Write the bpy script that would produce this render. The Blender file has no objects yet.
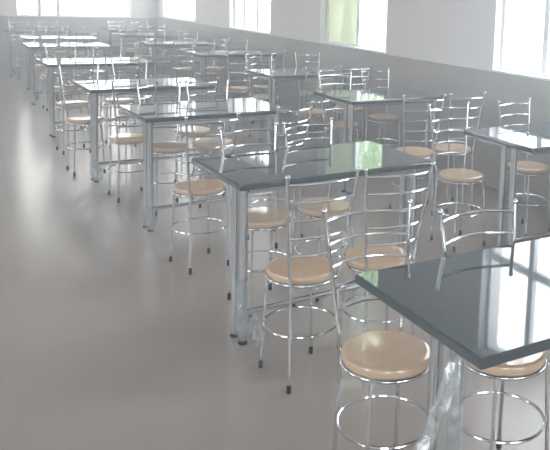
import bpy, bmesh, math, random
from mathutils import Vector, Matrix, noise

random.seed(7)
S = bpy.context.scene
C = S.collection
PI = math.pi

# ------------------------------------------------------------------ materials
def new_mat(name):
    m = bpy.data.materials.new(name)
    m.use_nodes = True
    return m, m.node_tree.nodes, m.node_tree.links, m.node_tree.nodes['Principled BSDF']

def set_in(b, **kw):
    for k, v in kw.items():
        b.inputs[k.replace('_', ' ')].default_value = v

def col(r, g, b): return (r, g, b, 1.0)

def ramp(N, stops):
    r = N.new('ShaderNodeValToRGB')
    e = r.color_ramp.elements
    while len(e) < len(stops): e.new(0.5)
    for i, (p, c) in enumerate(stops):
        e[i].position = p; e[i].color = c
    return r

def simple(name, c, rough=0.5, metal=0.0, spec=0.5):
    m, N, L, b = new_mat(name)
    set_in(b, Base_Color=col(*c), Roughness=rough, Metallic=metal)
    b.inputs['Specular IOR Level'].default_value = spec
    n = N.new('ShaderNodeTexNoise'); n.inputs['Scale'].default_value = 25
    mp = N.new('ShaderNodeMapRange')
    mp.inputs['To Min'].default_value = max(0.0, rough - 0.03); mp.inputs['To Max'].default_value = rough + 0.03
    tc = N.new('ShaderNodeTexCoord')
    L.new(tc.outputs['Object'], n.inputs['Vector'])
    L.new(n.outputs['Fac'], mp.inputs['Value']); L.new(mp.outputs['Result'], b.inputs['Roughness'])
    return m

M = {}
M['chrome'] = simple('polished_steel', (0.64, 0.65, 0.67), 0.10, 1.0)
M['steel'] = simple('table_leg_steel', (0.56, 0.58, 0.60), 0.22, 1.0)
M['rubber'] = simple('black_rubber', (0.02, 0.02, 0.022), 0.6)
M['paint'] = simple('wall_paint', (0.76, 0.725, 0.72), 0.6, 0, 0.3)
M['ceiling'] = simple('ceiling_paint', (0.8, 0.8, 0.8), 0.8, 0, 0.2)
M['white_frame'] = simple('window_frame_paint', (0.74, 0.77, 0.80), 0.4)
M['grey_frame'] = simple('grey_window_frame', (0.42, 0.46, 0.50), 0.4)
M['reveal'] = simple('window_reveal_plaster', (0.80, 0.82, 0.82), 0.6)

def granite():
    m, N, L, b = new_mat('dark_granite')
    tc = N.new('ShaderNodeTexCoord')
    n1 = N.new('ShaderNodeTexNoise'); n1.inputs['Scale'].default_value = 260; n1.inputs['Detail'].default_value = 3
    n2 = N.new('ShaderNodeTexNoise'); n2.inputs['Scale'].default_value = 9; n2.inputs['Detail'].default_value = 6
    for n in (n1, n2): L.new(tc.outputs['Object'], n.inputs['Vector'])
    r1 = ramp(N, [(0.35, col(0.038, 0.050, 0.056)), (0.62, col(0.060, 0.074, 0.081)), (0.76, col(0.09, 0.097, 0.098))])
    L.new(n1.outputs['Fac'], r1.inputs['Fac'])
    r2 = ramp(N, [(0.3, col(0.92, 0.92, 0.92)), (0.75, col(1.08, 1.08, 1.08))])
    L.new(n2.outputs['Fac'], r2.inputs['Fac'])
    mx = N.new('ShaderNodeMix'); mx.data_type = 'RGBA'; mx.blend_type = 'MULTIPLY'; mx.inputs['Factor'].default_value = 1
    L.new(r1.outputs['Color'], mx.inputs['A']); L.new(r2.outputs['Color'], mx.inputs['B'])
    L.new(mx.outputs['Result'], b.inputs['Base Color'])
    set_in(b, Roughness=0.04, IOR=1.9)
    return m
M['granite'] = granite()

def wood():
    m, N, L, b = new_mat('tan_laminate')
    tc = N.new('ShaderNodeTexCoord'); mp = N.new('ShaderNodeMapping'); mp.inputs['Scale'].default_value = (4, 40, 8)
    n = N.new('ShaderNodeTexNoise'); n.inputs['Scale'].default_value = 2.2; n.inputs['Detail'].default_value = 5
    L.new(tc.outputs['Object'], mp.inputs['Vector']); L.new(mp.outputs['Vector'], n.inputs['Vector'])
    r = ramp(N, [(0.3, col(0.55, 0.38, 0.25)), (0.7, col(0.61, 0.435, 0.29))])
    L.new(n.outputs['Fac'], r.inputs['Fac']); L.new(r.outputs['Color'], b.inputs['Base Color'])
    set_in(b, Roughness=0.10, IOR=1.75)
    return m
M['wood'] = wood()

def floor_mat():
    m, N, L, b = new_mat('vitrified_floor_tiles')
    tc = N.new('ShaderNodeTexCoord')
    br = N.new('ShaderNodeTexBrick')
    br.offset = 0.0; br.squash = 1.0
    br.inputs['Scale'].default_value = 1.0
    br.inputs['Brick Width'].default_value = 0.6; br.inputs['Row Height'].default_value = 0.6
    br.inputs['Mortar Size'].default_value = 0.003; br.inputs['Mortar Smooth'].default_value = 0.3
    br.inputs['Color1'].default_value = col(0.335, 0.290, 0.262); br.inputs['Color2'].default_value = col(0.343, 0.297, 0.268)
    br.inputs['Mortar'].default_value = col(0.328, 0.284, 0.256)
    L.new(tc.outputs['Object'], br.inputs['Vector'])
    n = N.new('ShaderNodeTexNoise'); n.inputs['Scale'].default_value = 1.6; n.inputs['Detail'].default_value = 8
    L.new(tc.outputs['Object'], n.inputs['Vector'])
    r = ramp(N, [(0.3, col(0.90, 0.89, 0.88)), (0.7, col(1.05, 1.05, 1.05))])
    L.new(n.outputs['Fac'], r.inputs['Fac'])
    mx = N.new('ShaderNodeMix'); mx.data_type = 'RGBA'; mx.blend_type = 'MULTIPLY'; mx.inputs['Factor'].default_value = 1
    L.new(br.outputs['Color'], mx.inputs['A']); L.new(r.outputs['Color'], mx.inputs['B'])
    L.new(mx.outputs['Result'], b.inputs['Base Color'])
    mr = N.new('ShaderNodeMapRange'); mr.inputs['To Min'].default_value = 0.17; mr.inputs['To Max'].default_value = 0.27
    L.new(n.outputs['Fac'], mr.inputs['Value']); L.new(mr.outputs['Result'], b.inputs['Roughness'])
    # gentle waviness of the polished tiles
    n3 = N.new('ShaderNodeTexNoise'); n3.inputs['Scale'].default_value = 11; n3.inputs['Detail'].default_value = 1
    L.new(tc.outputs['Object'], n3.inputs['Vector'])
    b.inputs['IOR'].default_value = 1.5
    bp = N.new('ShaderNodeBump'); bp.inputs['Strength'].default_value = 0.06; bp.inputs['Distance'].default_value = 0.02
    L.new(n3.outputs['Fac'], bp.inputs['Height']); L.new(bp.outputs['Normal'], b.inputs['Normal'])
    return m
M['floor'] = floor_mat()

def dado_mat():
    m, N, L, b = new_mat('wainscot_tiles')
    tc = N.new('ShaderNodeTexCoord')
    n = N.new('ShaderNodeTexNoise'); n.inputs['Scale'].default_value = 3; n.inputs['Detail'].default_value = 6
    L.new(tc.outputs['Object'], n.inputs['Vector'])
    r = ramp(N, [(0.3, col(0.355, 0.320, 0.292)), (0.7, col(0.395, 0.358, 0.327))])
    L.new(n.outputs['Fac'], r.inputs['Fac']); L.new(r.outputs['Color'], b.inputs['Base Color'])
    set_in(b, Roughness=0.3)
    return m
M['dado'] = dado_mat()

def glass_mat(name, tint, gloss=0.06, milky=0.0, milk=(0.8, 0.9, 0.8)):
    m = bpy.data.materials.new(name); m.use_nodes = True
    N, L = m.node_tree.nodes, m.node_tree.links
    N.remove(N['Principled BSDF']); out = N['Material Output']
    tr = N.new('ShaderNodeBsdfTransparent'); tr.inputs['Color'].default_value = col(*tint)
    gl = N.new('ShaderNodeBsdfGlossy'); gl.inputs['Roughness'].default_value = 0.02
    mx = N.new('ShaderNodeMixShader'); mx.inputs[0].default_value = gloss
    L.new(tr.outputs[0], mx.inputs[1]); L.new(gl.outputs[0], mx.inputs[2])
    last = mx
    if milky:
        tl = N.new('ShaderNodeBsdfTranslucent'); tl.inputs['Color'].default_value = col(*milk)
        m2 = N.new('ShaderNodeMixShader'); m2.inputs[0].default_value = milky
        L.new(mx.outputs[0], m2.inputs[1]); L.new(tl.outputs[0], m2.inputs[2]); last = m2
    L.new(last.outputs[0], out.inputs['Surface'])
    return m
M['glass'] = glass_mat('clear_window_glass', (0.93, 0.96, 0.98))
M['green_glass'] = glass_mat('green_tinted_glass', (0.33, 0.350, 0.295), 0.05, 0.3, (0.47, 0.505, 0.42))

def wrap_mat():
    m = bpy.data.materials.new('crumpled_plastic_film'); m.use_nodes = True
    N, L = m.node_tree.nodes, m.node_tree.links
    N.remove(N['Principled BSDF']); out = N['Material Output']
    tr = N.new('ShaderNodeBsdfTransparent'); tr.inputs['Color'].default_value = col(0.95, 0.97, 0.98)
    gl = N.new('ShaderNodeBsdfGlossy'); gl.inputs['Roughness'].default_value = 0.2
    df = N.new('ShaderNodeBsdfDiffuse'); df.inputs['Color'].default_value = col(0.75, 0.78, 0.8)
    tc = N.new('ShaderNodeTexCoord'); n = N.new('ShaderNodeTexNoise'); n.inputs['Scale'].default_value = 40
    L.new(tc.outputs['Object'], n.inputs['Vector'])
    a = N.new('ShaderNodeMixShader'); a.inputs[0].default_value = 0.5
    L.new(gl.outputs[0], a.inputs[1]); L.new(df.outputs[0], a.inputs[2])
    mr = N.new('ShaderNodeMapRange'); mr.inputs['From Min'].default_value = 0.35; mr.inputs['From Max'].default_value = 0.7
    mr.inputs['To Min'].default_value = 0.10; mr.inputs['To Max'].default_value = 0.55
    L.new(n.outputs['Fac'], mr.inputs['Value'])
    b = N.new('ShaderNodeMixShader')
    L.new(mr.outputs['Result'], b.inputs[0]); L.new(tr.outputs[0], b.inputs[1]); L.new(a.outputs[0], b.inputs[2])
    L.new(b.outputs[0], out.inputs['Surface'])
    return m
M['film'] = wrap_mat()

# ------------------------------------------------------------------ mesh helpers
def link_mesh(name, bm, mat, parent=None, smooth=True, angle=40):
    me = bpy.data.meshes.new(name)
    bmesh.ops.recalc_face_normals(bm, faces=bm.faces)
    if smooth:
        for f in bm.faces: f.smooth = True
        for e in bm.edges:
            if len(e.link_faces) == 2 and e.calc_face_angle(0) > math.radians(angle): e.smooth = False
    bm.to_mesh(me); bm.free()
    me.materials.append(mat)
    o = bpy.data.objects.new(name, me); C.objects.link(o)
    if parent: o.parent = parent
    return o

def add_box(bm, lo, hi, bevel=0.0, seg=2):
    r = bmesh.ops.create_cube(bm, size=1.0)
    vs = r['verts']
    for v in vs:
        v.co = Vector([lo[i] if v.co[i] < 0 else hi[i] for i in range(3)])
    if bevel:
        es = list({e for v in vs for e in v.link_edges})
        bmesh.ops.bevel(bm, geom=es, offset=bevel, segments=seg, affect='EDGES', profile=0.5)

def add_tube(bm, pts, r, n=10, cap=True, closed=False):
    pts = [Vector(p) for p in pts]
    rs = r if isinstance(r, (list, tuple)) else [r] * len(pts)
    rings = []
    k = len(pts)
    up = None
    for i, p in enumerate(pts):
        if closed: t = pts[(i + 1) % k] - pts[i - 1]
        else: t = pts[min(i + 1, k - 1)] - pts[max(i - 1, 0)]
        t.normalize()
        if up is None:
            up = Vector((0, 0, 1)) if abs(t.z) < 0.9 else Vector((0, 1, 0))
        a = t.cross(up).normalized(); b = a.cross(t).normalized(); up = b
        rings.append([bm.verts.new(p + (a * math.cos(2 * PI * j / n) + b * math.sin(2 * PI * j / n)) * rs[i]) for j in range(n)])
    rng = range(k) if closed else range(k - 1)
    for i in rng:
        A, B = rings[i], rings[(i + 1) % k]
        for j in range(n):
            bm.faces.new((A[j], A[(j + 1) % n], B[(j + 1) % n], B[j]))
    if cap and not closed:
        bm.faces.new(rings[0]); bm.faces.new(rings[-1])

def add_lathe(bm, prof, n=32):
    rings = []
    for r, z in prof:
        if r < 1e-5: rings.append([bm.verts.new((0, 0, z))])
        else: rings.append([bm.verts.new((r * math.cos(2 * PI * j / n), r * math.sin(2 * PI * j / n), z)) for j in range(n)])
    for A, B in zip(rings, rings[1:]):
        for j in range(n):
            q = (j + 1) % n
            if len(A) == 1 and len(B) == 1: continue
            if len(A) == 1: bm.faces.new((A[0], B[j], B[q]))
            elif len(B) == 1: bm.faces.new((A[j], A[q], B[0]))
            else: bm.faces.new((A[j], A[q], B[q], B[j]))

def ring_pts(R, z, n=40, c=(0, 0)):
    return [(c[0] + R * math.cos(2 * PI * i / n), c[1] + R * math.sin(2 * PI * i / n), z) for i in range(n)]

def tag(o, label, cat, group=None):
    o['label'] = label; o['category'] = cat
    if group: o['group'] = group
    return o

def empty(name, loc, rz=0.0):
    o = bpy.data.objects.new(name, None); C.objects.link(o)
    o.empty_display_size = 0.1
    o.location = loc; o.rotation_euler = (0, 0, rz)
    return o

def copy_tree(o, parent=None):
    c = o.copy(); C.objects.link(c)
    if parent: c.parent = parent
    for ch in list(o.children): copy_tree(ch, c)
    return c

def structure(o):
    o['kind'] = 'structure'
    return o

# ------------------------------------------------------------------ room shell
WX, YE, XL, YB, HC = 4.0, 15.39, -3.4, -3.0, 3.4
DZ = 0.97
TH = 0.22           # wall thickness
SILL, HEAD = 0.985, 3.0
GLARE_DENSITY = 0.064

bm = bmesh.new(); add_box(bm, (XL - TH, YB - TH, -0.15), (WX + TH, YE + TH, 0.0))
structure(link_mesh('floor', bm, M['floor'], smooth=False))
bm = bmesh.new(); add_box(bm, (XL - TH, YB - TH, HC), (WX + TH, YE + TH, HC + 0.2))
structure(link_mesh('ceiling', bm, M['ceiling'], smooth=False))

def wall_boxes(bm, a0, a1, openings, put, sill=SILL, head=HEAD):
    """solid wall from a0 to a1 along its run with rectangular openings"""
    x = a0
    for o0, o1 in sorted(openings):
        put(bm, x, o0, 0, HC); put(bm, o0, o1, 0, sill); put(bm, o0, o1, HEADS.get(o0, head), HC)
        x = o1
    put(bm, x, a1, 0, HC)

RIGHT_WIN = [(0.35, 1.80), (3.36, 4.84), (6.57, 8.08), (9.60, 11.20), (12.92, 14.95)]
HEADS = {9.60: 2.47, 6.57: 3.25}
END_WIN = [(1.49, 3.50), (-2.6, -0.6)]
BACK_FILL_WIN = [(-2.6, -0.6), (0.6, 2.9)]  # unseen openings behind the camera, added as fill light
LEFT_FILL_WIN = [(0.4, 1.9), (3.4, 4.9), (6.5, 8.0), (9.6, 11.1), (12.8, 14.3)]  # out-of-view openings added to let in fill from the left

bm = bmesh.new()
wall_boxes(bm, YB, YE, RIGHT_WIN, lambda b, p, q, z0, z1: add_box(b, (WX, p, z0), (WX + TH, q, z1)))
structure(link_mesh('wall_right', bm, M['paint'], smooth=False))
bm = bmesh.new()
wall_boxes(bm, XL - TH, WX + TH, END_WIN, lambda b, p, q, z0, z1: add_box(b, (p, YE, z0), (q, YE + TH, z1)), 0.935)
structure(link_mesh('wall_end', bm, M['paint'], smooth=False))
bm = bmesh.new()
wall_boxes(bm, YB, YE, LEFT_FILL_WIN, lambda b, p, q, z0, z1: add_box(b, (XL - TH, p, z0), (XL, q, z1)))
structure(link_mesh('wall_left', bm, M['paint'], smooth=False))
bm = bmesh.new()
wall_boxes(bm, XL - TH, WX + TH, BACK_FILL_WIN, lambda b, p, q, z0, z1: add_box(b, (p, YB - TH, z0), (q, YB, z1)))
structure(link_mesh('wall_back', bm, M['paint'], smooth=False))

# wainscot (dado) on the walls, with a thin capping
def dado(name, lo, hi):
    bm = bmesh.new(); add_box(bm, lo, hi, 0.004, 1)
    structure(link_mesh(name, bm, M['dado'], smooth=False))
dado('trim_1', (WX - 0.015, YB, 0.0), (WX, YE, DZ))
dado('trim_2', (XL, YE - 0.015, 0.0), (WX - 0.015, YE, 0.93))
dado('trim_3', (XL, YB, 0.0), (XL + 0.015, YE - 0.015, DZ))

# windows: frames set towards the outside of the wall, with sill, mullions, panes and grille bars
def win(idx, put, w, z0, z1, splits, transom, panes_mat, grille=0, frame='white_frame', fw=0.035):
    """put(u0,u1,z0,z1,d0,d1) -> lo,hi ; u along the wall, d depth measured outwards from the inner face"""
    def bx(name, mat, *boxes, parent=None):
        bm = bmesh.new()
        for b in boxes:
            lo, hi = put(*b); add_box(bm, lo, hi)
        return link_mesh(name, bm, mat, parent, smooth=False)
    d0, d1 = 0.075, 0.115
    f = bx('window_%d' % idx, M[frame], (0, w, z0, z0 + 0.018, d0, d1), (0, w, z1 - fw, z1, d0, d1),
           (0, fw, z0 + 0.018, z1 - fw, d0, d1), (w - fw, w, z0 + 0.018, z1 - fw, d0, d1))
    structure(f)
    bx('window_sill', M['reveal'], (0, w, z0 - 0.012, z0 + 0.004, -0.02, d0), parent=f)
    edges = [fw] + [s for s in splits] + [w - fw]
    boxes = [(s - 0.028, s + 0.028, z0 + 0.018, z1 - fw, d0 - 0.004, d1 + 0.004) for s in splits]
    if boxes: bx('mullion', M[frame], *boxes, parent=f)
    if transom:
        bx('transom', M[frame], (fw, w - fw, transom - 0.035, transom + 0.035, d0 + 0.003, d1 - 0.003), parent=f)
    for i, (a, b) in enumerate(zip(edges, edges[1:])):
        m = panes_mat[i % len(panes_mat)]
        bx('window_pane', M[m], (a, b, z0 + 0.018, z1 - fw, 0.093, 0.098), parent=f)
    if grille:
        bars = [(w * (k + 1) / (grille + 1) - 0.009, w * (k + 1) / (grille + 1) + 0.009, z0 + fw, z1 - fw, 0.120, 0.136) for k in range(grille)]
        bx('grille_bars', M['grey_frame'], *bars, parent=f)
    return f

def on_right(y1):          # u runs from the far jamb (large y) towards the camera
    return lambda u0, u1, z0, z1, d0, d1: ((WX + d0, y1 - u1, z0), (WX + d1, y1 - u0, z1))
def on_left(y0):
    return lambda u0, u1, z0, z1, d0, d1: ((XL - d1, y0 + u0, z0), (XL - d0, y0 + u1, z1))
def on_end(x0):
    return lambda u0, u1, z0, z1, d0, d1: ((x0 + u0, YE + d0, z0), (x0 + u1, YE + d1, z1))

a, b = RIGHT_WIN[0]; win(1, on_right(b), b - a, SILL, HEAD, [0.53], 2.14, ['glass'])  # unseen window, added to light the foreground
a, b = RIGHT_WIN[1]; win(2, on_right(b), b - a, SILL, HEAD, [0.53], 2.14, ['glass'], 0, 'white_frame')
a, b = RIGHT_WIN[2]; win(3, on_right(b), b - a, SILL, 3.25, [0.79], 0, ['green_glass', 'glass'])
a, b = RIGHT_WIN[3]; win(4, on_right(b), b - a, SILL, 2.47, [0.44, 0.97], 0, ['glass'], 5)
a, b = RIGHT_WIN[4]; win(5, on_right(b), b - a, SILL, HEAD, [0.30, 1.45], 2.14, ['glass'], 0)
a, b = END_WIN[0]; win(6, on_end(a), b - a, 0.935, HEAD, [0.39, 0.71], 0, ['glass'], 0, 'grey_frame', 0.02)
a, b = END_WIN[1]; win(7, on_end(a), b - a, 0.935, HEAD, [0.7, 1.3], 0, ['glass'], 0, 'grey_frame', 0.02)
for k, (a, b) in enumerate(LEFT_FILL_WIN): win(8 + k, on_left(a), b - a, SILL, HEAD, [0.75], 2.14, ['glass'])  # added fill windows, out of view

def on_back(x0):
    return lambda u0, u1, z0, z1, d0, d1: ((x0 + u0, YB - d1, z0), (x0 + u1, YB - d0, z1))
for k, (a, b) in enumerate(BACK_FILL_WIN): win(13 + k, on_back(a), b - a, SILL, HEAD, [0.75, 1.4], 2.14, ['glass'])  # added fill windows behind the camera

# outside: pale paved ground and a lawn farther off
bm = bmesh.new(); add_box(bm, (-80, -80, -0.45), (62, 120, -0.3))
structure(link_mesh('ground', bm, simple('pale_paving', (0.62, 0.63, 0.62), 0.9), smooth=False))

bm = bmesh.new(); add_box(bm, (62, -80, -0.45), (420, 400, -0.3))
structure(link_mesh('lawn', bm, simple('dry_grass', (0.45, 0.50, 0.22), 0.9), smooth=False))

# a broad leafy tree outside the third window
def tree(x, y, z0, z1, rx, ry):
    root = empty('leafy_tree', (x, y, -0.3))
    tag(root, 'broad leafy green tree outside the green-paned window', 'tree')
    bm = bmesh.new()
    add_tube(bm, [(0, 0, 0), (0.05, 0, 0.9), (-0.05, 0.1, 2.2), (0.0, 0.0, 9.0)], [0.22, 0.17, 0.14, 0.04], 12)
    for a in range(5):
        t = a * 1.257
        add_tube(bm, [(0, 0, 1.2 + 0.3 * a), (math.cos(t) * 0.9, math.sin(t) * 0.9, 2.2 + 0.3 * a), (math.cos(t) * 1.9, math.sin(t) * 1.9, 3.0 + 0.35 * a)], [0.08, 0.05, 0.02], 8)
    link_mesh('trunk', bm, simple('bark', (0.16, 0.12, 0.08), 0.9), root)
    rnd = random.Random(3)
    bm = bmesh.new()
    zc, rz = (z0 + z1) / 2 + 0.3, (z1 - z0) / 2
    for k in range(14000):
        while True:
            p = Vector((rnd.uniform(-1, 1), rnd.uniform(-1, 1), rnd.uniform(-1, 1)))
            if 0.35 < p.length < 1.0 + 0.12 * noise.noise(p * 3): break
        c = Vector((p.x * rx, p.y * ry, zc + p.z * rz))
        u = Vector((rnd.gauss(0, 1), rnd.gauss(0, 1), rnd.gauss(0, 0.6))).normalized()
        v = u.cross(Vector((rnd.gauss(0, 1), rnd.gauss(0, 1), rnd.gauss(0, 1)))).normalized()
        s = rnd.uniform(0.10, 0.19)
        bm.faces.new([bm.verts.new(c - u * s), bm.verts.new(c + v * s * 0.45 + u * s * 0.1), bm.verts.new(c + u * s), bm.verts.new(c - v * s * 0.45 + u * s * 0.1)])
    link_mesh('foliage', bm, simple('pale_green_leaves', (0.42, 0.54, 0.30), 0.5), root, smooth=False)  # one even pale green for every leaf
tree(14.0, 26.0, 1.0, 13.5, 2.8, 2.8)

# ------------------------------------------------------------------ chair
SEAT_R = 0.143
def make_chair():
    root = empty('dining_chair', (0, 0, 0))
    bm = bmesh.new()
    add_lathe(bm, [(0, 0.436), (SEAT_R - 0.010, 0.436), (SEAT_R - 0.002, 0.440), (SEAT_R, 0.447), (SEAT_R, 0.456),
                   (SEAT_R - 0.003, 0.462), (SEAT_R - 0.010, 0.465), (SEAT_R - 0.018, 0.4654), (0, 0.4655)], 48)
    link_mesh('seat', bm, M['wood'], root)
    bm = bmesh.new(); add_tube(bm, ring_pts(SEAT_R - 0.001, 0.4295, 48), 0.0066, 10, closed=True)
    link_mesh('seat_ring', bm, M['chrome'], root)
    bm = bmesh.new(); add_tube(bm, ring_pts(0.149, 0.222, 48), 0.0052, 8, closed=True)
    link_mesh('foot_ring', bm, M['chrome'], root)
    for s in (-1, 1):
        foot = Vector((s * 0.120, 0.122, 0.0)); top = Vector((s * 0.102, 0.104, 0.4285))
        d = (top - foot).normalized()
        bm = bmesh.new(); add_tube(bm, [foot + d * 0.02, foot + d * 0.2, top], 0.0066, 10)
        leg = link_mesh('leg', bm, M['chrome'], root)
        bm = bmesh.new(); add_tube(bm, [foot, foot + d * 0.004, foot + d * 0.034], [0.0080, 0.0098, 0.0088], 10)
        link_mesh('rubber_foot', bm, M['rubber'], leg)
    def post(s, z):
        # back leg from floor to seat height, then flaring up and back
        if z < 0.43:
            k = z / 0.43
            return Vector((s * (0.117 - 0.010 * k), -0.127 + 0.017 * k, z))
        k = (z - 0.43) / (0.885 - 0.43)
        return Vector((s * (0.107 + 0.048 * k ** 0.9), -0.110 - 0.052 * k ** 1.25, z))
    for s in (-1, 1):
        zs = [0.02, 0.15, 0.3, 0.41, 0.45, 0.5, 0.58, 0.68, 0.78, 0.878]
        bm = bmesh.new(); add_tube(bm, [post(s, z) for z in zs], 0.0070, 10)
        p = link_mesh('back_post', bm, M['chrome'], root)
        bm = bmesh.new()
        q0, q1 = post(s, 0.0), post(s, 0.036)
        add_tube(bm, [q0, q0.lerp(q1, 0.1), q1], [0.0080, 0.0098, 0.0088], 10)
        link_mesh('rubber_foot', bm, M['rubber'], p)
        bm = bmesh.new()
        bmesh.ops.create_uvsphere(bm, u_segments=12, v_segments=8, radius=0.0098, matrix=Matrix.Translation(post(s, 0.885)))
        link_mesh('ball_cap', bm, M['chrome'], p)
    for z in (0.852, 0.778, 0.705, 0.632, 0.558):
        A, B = post(-1, z), post(1, z)
        pts = []
        for i in range(15):
            t = i / 14; w = 4 * t * (1 - t)
            pts.append(A.lerp(B, t) + Vector((0, -0.042 * w, 0.004 * w)))
        bm = bmesh.new(); add_tube(bm, pts, 0.0052, 8)
        link_mesh('back_rail', bm, M['chrome'], root)
    return root

# ------------------------------------------------------------------ table
TOPZ = 0.755
def film_mesh(x, y, z0, z1, r, seed, tail=None):
    """a loose crumpled sleeve of packing film round a leg, with an optional torn tail"""
    bm = bmesh.new()
    n, k = 18, 26
    rings = []
    for i in range(k):
        z = z0 + (z1 - z0) * i / (k - 1)
        rr = []
        for j in range(n):
            a = 2 * PI * j / n
            d = r * (1.0 + 0.35 * noise.noise(Vector((math.cos(a) * 1.6 + seed, math.sin(a) * 1.6, z * 16))))
            flare = 1.0 + 0.5 * max(0.0, 1 - i / 5.0) * abs(noise.noise(Vector((a, seed, 3.3))))
            rr.append(bm.verts.new((x + math.cos(a) * d * flare, y + math.sin(a) * d * flare, z)))
        rings.append(rr)
    for A, B in zip(rings, rings[1:]):
        for j in range(n): bm.faces.new((A[j], A[(j + 1) % n], B[(j + 1) % n], B[j]))
    if tail:
        prev = None
        steps = 16
        (ax, ay, az), (bx_, by, bz), wd = tail
        for i in range(steps + 1):
            t = i / steps
            c = Vector((ax + (bx_ - ax) * t, ay + (by - ay) * t, az + (bz - az) * t))
            w = wd * (0.55 + 0.6 * math.sin(PI * min(1, t * 1.1)))
            row = []
            for j in range(7):
                q = j / 6 - 0.5
                v = c + Vector((w * q, 0.012 * math.sin(9 * q + 7 * t), 0))
                v += Vector((noise.noise(v * 30 + Vector((seed, 0, 0))), noise.noise(v * 30 + Vector((0, seed, 9))), 0)) * 0.014
                row.append(bm.verts.new(v))
            if prev:
                for j in range(6): bm.faces.new((prev[j], prev[j + 1], row[j + 1], row[j]))
            prev = row
    return bm

def make_table(x, y, t, L, W, label, ix=0.055, iy=0.09, film=None, name='dining_table'):
    root = empty('dining_table', (x, y, 0), t)
    tag(root, label, 'table', 'granite tables in two rows')
    bm = bmesh.new(); add_box(bm, (0, 0, TOPZ - 0.029), (L, W, TOPZ), 0.007, 3)
    link_mesh('tabletop', bm, M['granite'], root, smooth=False)
    bm = bmesh.new(); e = 0.075; z0, z1 = TOPZ - 0.062, TOPZ - 0.029
    add_box(bm, (e, e, z0), (L - e, e + 0.03, z1)); add_box(bm, (e, W - e - 0.03, z0), (L - e, W - e, z1))
    add_box(bm, (e, e + 0.03, z0), (e + 0.03, W - e - 0.03, z1)); add_box(bm, (L - e - 0.03, e + 0.03, z0), (L - e, W - e - 0.03, z1))
    link_mesh('apron', bm, M['steel'], root, smooth=False)
    first = None
    for lx in (ix, L - ix):
        for ly in (iy, iy + 0.088):
            bm = bmesh.new(); add_tube(bm, [(lx, ly, 0.02), (lx, ly, 0.35), (lx, ly, z1)], 0.0185, 16)
            leg = link_mesh('leg', bm, M['steel'], root)
            bm = bmesh.new(); add_tube(bm, [(lx, ly, 0), (lx, ly, 0.003), (lx, ly, 0.014)], [0.020, 0.0215, 0.0195], 16)
            link_mesh('foot_cap', bm, M['rubber'], leg)
            if first is None: first = leg
    bm = bmesh.new(); add_tube(bm, [(ix, iy, 0.145), (L / 2, iy, 0.145), (L - ix, iy, 0.145)], 0.0125, 12)
    link_mesh('stretcher', bm, M['steel'], root)
    if film:
        z0, z1, r, tail = film
        if tail: tail = tuple((ix + p[0], iy + p[1], p[2]) for p in tail[:2]) + (tail[2],)
        fo = link_mesh('plastic_film', film_mesh(ix, iy, z0, z1, r, x * 3 + y, tail), M['film'], first, smooth=False)
        fo['label'] = 'crumpled clear packing film left on the leg'
    return root

ORD = ['first', 'second', 'third', 'fourth', 'fifth', 'sixth', 'seventh', 'eighth']
# x, y of the near left corner, rotation, length, width, film on the near left leg
AISLE = [
    (1.045, 1.25, 0.00, 1.02, 0.60, (0.02, 0.69, 0.0245, ((-0.02, -0.02, 0.68), (-0.19, -0.06, 0.36), 0.05))),
    (1.105, 2.95, 0.05, 1.03, 0.59, (0.05, 0.30, 0.034, ((0.035, -0.03, 0.14), (0.055, -0.06, 0.0), 0.05))),
    (1.150, 4.72, 0.06, 1.00, 0.62, (0.0, 0.16, 0.036, None)),
    (1.085, 6.15, 0.04, 1.00, 0.60, (0.0, 0.17, 0.046, ((0.03, -0.02, 0.12), (0.07, -0.05, 0.0), 0.06))),
    (1.050, 8.18, 0.05, 1.06, 0.62, None),
    (1.140, 10.50, 0.03, 1.00, 0.62, None),
    (1.250, 12.00, 0.03, 1.00, 0.62, None),
    (1.180, 13.75, 0.02, 1.00, 0.62, None),
]
WALLROW = [
    (2.840, 3.06, 0.02, 0.96, 0.62),
    (2.750, 4.98, 0.05, 0.93, 0.62),
    (2.840, 6.72, 0.06, 0.90, 0.64),
    (2.880, 9.02, 0.03, 0.98, 0.62),
    (2.740, 10.78, 0.03, 1.02, 0.62),
    (2.760, 12.75, 0.02, 1.00, 0.62),
    (2.860, 14.30, 0.02, 1.00, 0.62),
]
A_LAB = ['large dark granite table in the right foreground with film on its leg',
         'dark granite table behind the foreground table, reflecting the green window',
         'third granite table of the aisle row, counted from the foreground',
         'fourth granite table of the aisle row, white packing film at its foot']
for i, (x, y, t, L, W, film) in enumerate(AISLE):
    lab = A_LAB[i] if i < 4 else '%s granite table of the aisle row, counted from the foreground' % ORD[i]
    make_table(x, y, t, L, W, lab, iy=0.16 if i == 0 else 0.09, film=film)
R_LAB = ['granite table cut by the right edge, under the bright right window',
         'granite table in front of the green-paned window, in the window-wall row']
for i, (x, y, t, L, W) in enumerate(WALLROW):
    lab = R_LAB[i] if i < 2 else '%s granite table of the window-wall row, counted from the camera' % ORD[i]
    make_table(x, y, t, L, W, lab, iy=0.2 if i == 0 else 0.09)

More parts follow.
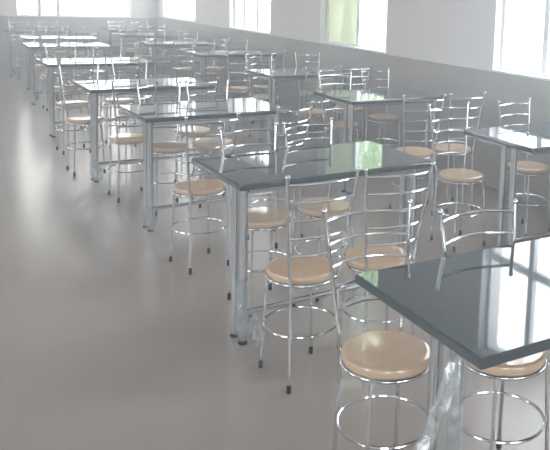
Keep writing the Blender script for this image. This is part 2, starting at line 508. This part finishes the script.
# ------------------------------------------------------------------ chairs round the tables
# (row, table, side, place) -> x, y, turn from facing straight at its table
def near(x, y, r=0.0): return (x, y, r)
chairs = {}
def put(row, i, side, spots): chairs[(row, i, side)] = spots
put('a', 0, 'far', [(1.195, 1.895, -0.08), (1.535, 1.735, -0.03)])
put('a', 1, 'near', [(1.270, 2.685, 0.06), (1.620, 2.66, -0.06)])
put('a', 1, 'far', [(1.395, 3.42, 0.08), (1.755, 3.45, 0.16)])
put('a', 2, 'near', [(1.295, 4.105, 0.15), (1.845, 4.31, 0.40)])
put('a', 2, 'far', [(1.430, 5.27, 0.06), (1.770, 5.30, -0.08)])
put('a', 3, 'near', [(1.270, 5.69, 0.05), (1.780, 5.80, -0.10)])
put('a', 3, 'far', [(1.125, 6.63, 0.06), (1.600, 6.93, 0.04)])
put('a', 4, 'near', [(1.170, 7.50, 0.06), (1.620, 7.62, -0.05)])
put('a', 4, 'far', [(1.300, 8.76, 0.10), (1.760, 8.80, -0.06)])
put('w', 0, 'far', [(2.860, 3.72, 0.0), (3.430, 3.72, 0.10)])
put('w', 1, 'near', [(2.970, 4.44, -0.20), (3.310, 4.43, 0.0)])
put('w', 1, 'far', [(3.010, 5.62, -0.05), (3.560, 5.84, 0.05)])
put('w', 2, 'near', [(3.080, 6.36, 0.05), (3.500, 6.42, -0.08)])
put('w', 2, 'far', [(3.050, 7.42, 0.08), (3.680, 7.56, 0.05)])
put('w', 3, 'near', [(3.000, 8.15, -0.05), (3.380, 8.20, 0.08)])
for row, tabs, start in (('a', AISLE, 5), ('w', WALLROW, 3)):
    for i in range(start, len(tabs)):
        x, y, t, L, W = tabs[i][:5]
        for side in ('near', 'far'):
            if (row, i, side) in chairs: continue
            sp = []
            for fx in (0.27, 0.73):
                yy = y - 0.30 - random.uniform(0, 0.16) if side == 'near' else y + W - 0.02 + random.uniform(0, 0.05)
                sp.append((x + L * fx + random.uniform(-0.04, 0.04), yy, random.uniform(-0.14, 0.14)))
            put(row, i, side, sp)

SPECIAL = {
    ('a', 0, 'far', 0): 'steel chair tucked left under the foreground table, large tan round seat',
    ('a', 0, 'far', 1): 'right-hand steel chair across the foreground table, seat showing below its granite front edge',
    ('a', 1, 'near', 0): 'ladder-back steel chair, tan round seat fully visible, between the two nearest aisle tables',
    ('a', 2, 'near', 0): 'turned steel chair with tan round seat standing alone left of the second aisle table',
    ('a', 3, 'far', 0): 'steel chair tucked at the left end of the fourth aisle-row table',
}
proto = make_chair()
n = 0
for (row, i, side), spots in chairs.items():
    for k, (x, y, r) in enumerate(spots):
        c = proto if n == 0 else copy_tree(proto)
        n += 1
        c.location = (x, y, 0)
        c.rotation_euler = (0, 0, r if side == 'near' else PI + r)
        rn = 'aisle-row' if row == 'a' else 'window-row'
        lab = SPECIAL.get((row, i, side, k)) or 'ladder-back steel chair, %s of the pair on %s side of %s %s table' % (
            'left' if k == 0 else 'right', side, ORD[i], rn)
        tag(c, lab, 'chair', 'ladder-back steel chairs round the tables')

# ------------------------------------------------------------------ daylight
w = bpy.data.worlds.new('daylight'); S.world = w; w.use_nodes = True
N, Lk = w.node_tree.nodes, w.node_tree.links
bg = N['Background']; bg.inputs['Color'].default_value = col(0.925, 0.962, 1.0); bg.inputs['Strength'].default_value = 12.5

def portal(loc, rot, sx, sy):
    l = bpy.data.lights.new('window_daylight', 'AREA'); l.shape = 'RECTANGLE'; l.size = sx; l.size_y = sy
    l.cycles.is_portal = True
    o = bpy.data.objects.new('window_daylight', l); C.objects.link(o); o.location = loc; o.rotation_euler = rot
for a, b in RIGHT_WIN: portal((WX + 0.215, (a + b) / 2, (SILL + HEAD) / 2), (0, PI / 2, 0), HEAD - SILL, b - a)
for a, b in LEFT_FILL_WIN: portal((XL - 0.215, (a + b) / 2, (SILL + HEAD) / 2), (0, -PI / 2, 0), HEAD - SILL, b - a)
for a, b in BACK_FILL_WIN: portal(((a + b) / 2, YB - 0.215, (SILL + HEAD) / 2), (PI / 2, 0, 0), b - a, HEAD - SILL)
for a, b in END_WIN: portal(((a + b) / 2, YE + 0.215, (SILL + HEAD) / 2), (-PI / 2, 0, 0), b - a, HEAD - SILL)

# scatter volume added to imitate veiling lens glare from the windows
bm = bmesh.new(); add_box(bm, (XL + 0.02, YB + 0.02, 0.005), (WX + 0.21, YE + 0.21, HC - 0.005))
mh = bpy.data.materials.new('veiling_glare'); mh.use_nodes = True
nn = mh.node_tree.nodes; nn.remove(nn['Principled BSDF'])
vs = nn.new('ShaderNodeVolumeScatter'); vs.inputs['Density'].default_value = GLARE_DENSITY; vs.inputs['Anisotropy'].default_value = 0.55
vs.inputs['Color'].default_value = col(0.78, 0.88, 1.0)
mh.node_tree.links.new(vs.outputs[0], nn['Material Output'].inputs['Volume'])
hz = link_mesh('glare_volume', bm, mh, smooth=False)
hz['kind'] = 'stuff'; tag(hz, 'added scatter volume imitating veiling lens glare in the backlit hall', 'glare_volume')

# ------------------------------------------------------------------ camera
F_PX, YAW, PIT, ROL, CH, CX, CY = 750.82, 0.5766, 0.1387, 0.0384, 1.5727, 405.88, 100.17
cd = bpy.data.cameras.new('camera'); cam = bpy.data.objects.new('camera', cd); C.objects.link(cam)
cd.sensor_width = 36; cd.sensor_fit = 'HORIZONTAL'; cd.lens = F_PX * 36 / 550
cd.shift_x = (275 - CX) / 550; cd.shift_y = (CY - 225) / 550
cd.clip_start = 0.05; cd.clip_end = 500
c_, s_, cp, sp, cr, sr = math.cos(YAW), math.sin(YAW), math.cos(PIT), math.sin(PIT), math.cos(ROL), math.sin(ROL)
rt = Vector((c_, -s_, 0)); upv = Vector((s_ * sp, c_ * sp, cp)); fw = Vector((s_ * cp, c_ * cp, -sp))
X = rt * cr + upv * sr; Y = upv * cr - rt * sr
m = Matrix((X, Y, -fw)).transposed().to_4x4(); m.translation = Vector((0, 0, CH))
cam.matrix_world = m
S.camera = cam

# ------------------------------------------------------------------ colour management
S.view_settings.view_transform = 'Standard'
S.view_settings.look = 'None'
S.view_settings.gamma = 1.0
S.view_settings.use_curve_mapping = False
S.view_settings.exposure = 0.0
S.cycles.max_bounces = 10
S.cycles.diffuse_bounces = 6
S.cycles.transparent_max_bounces = 16
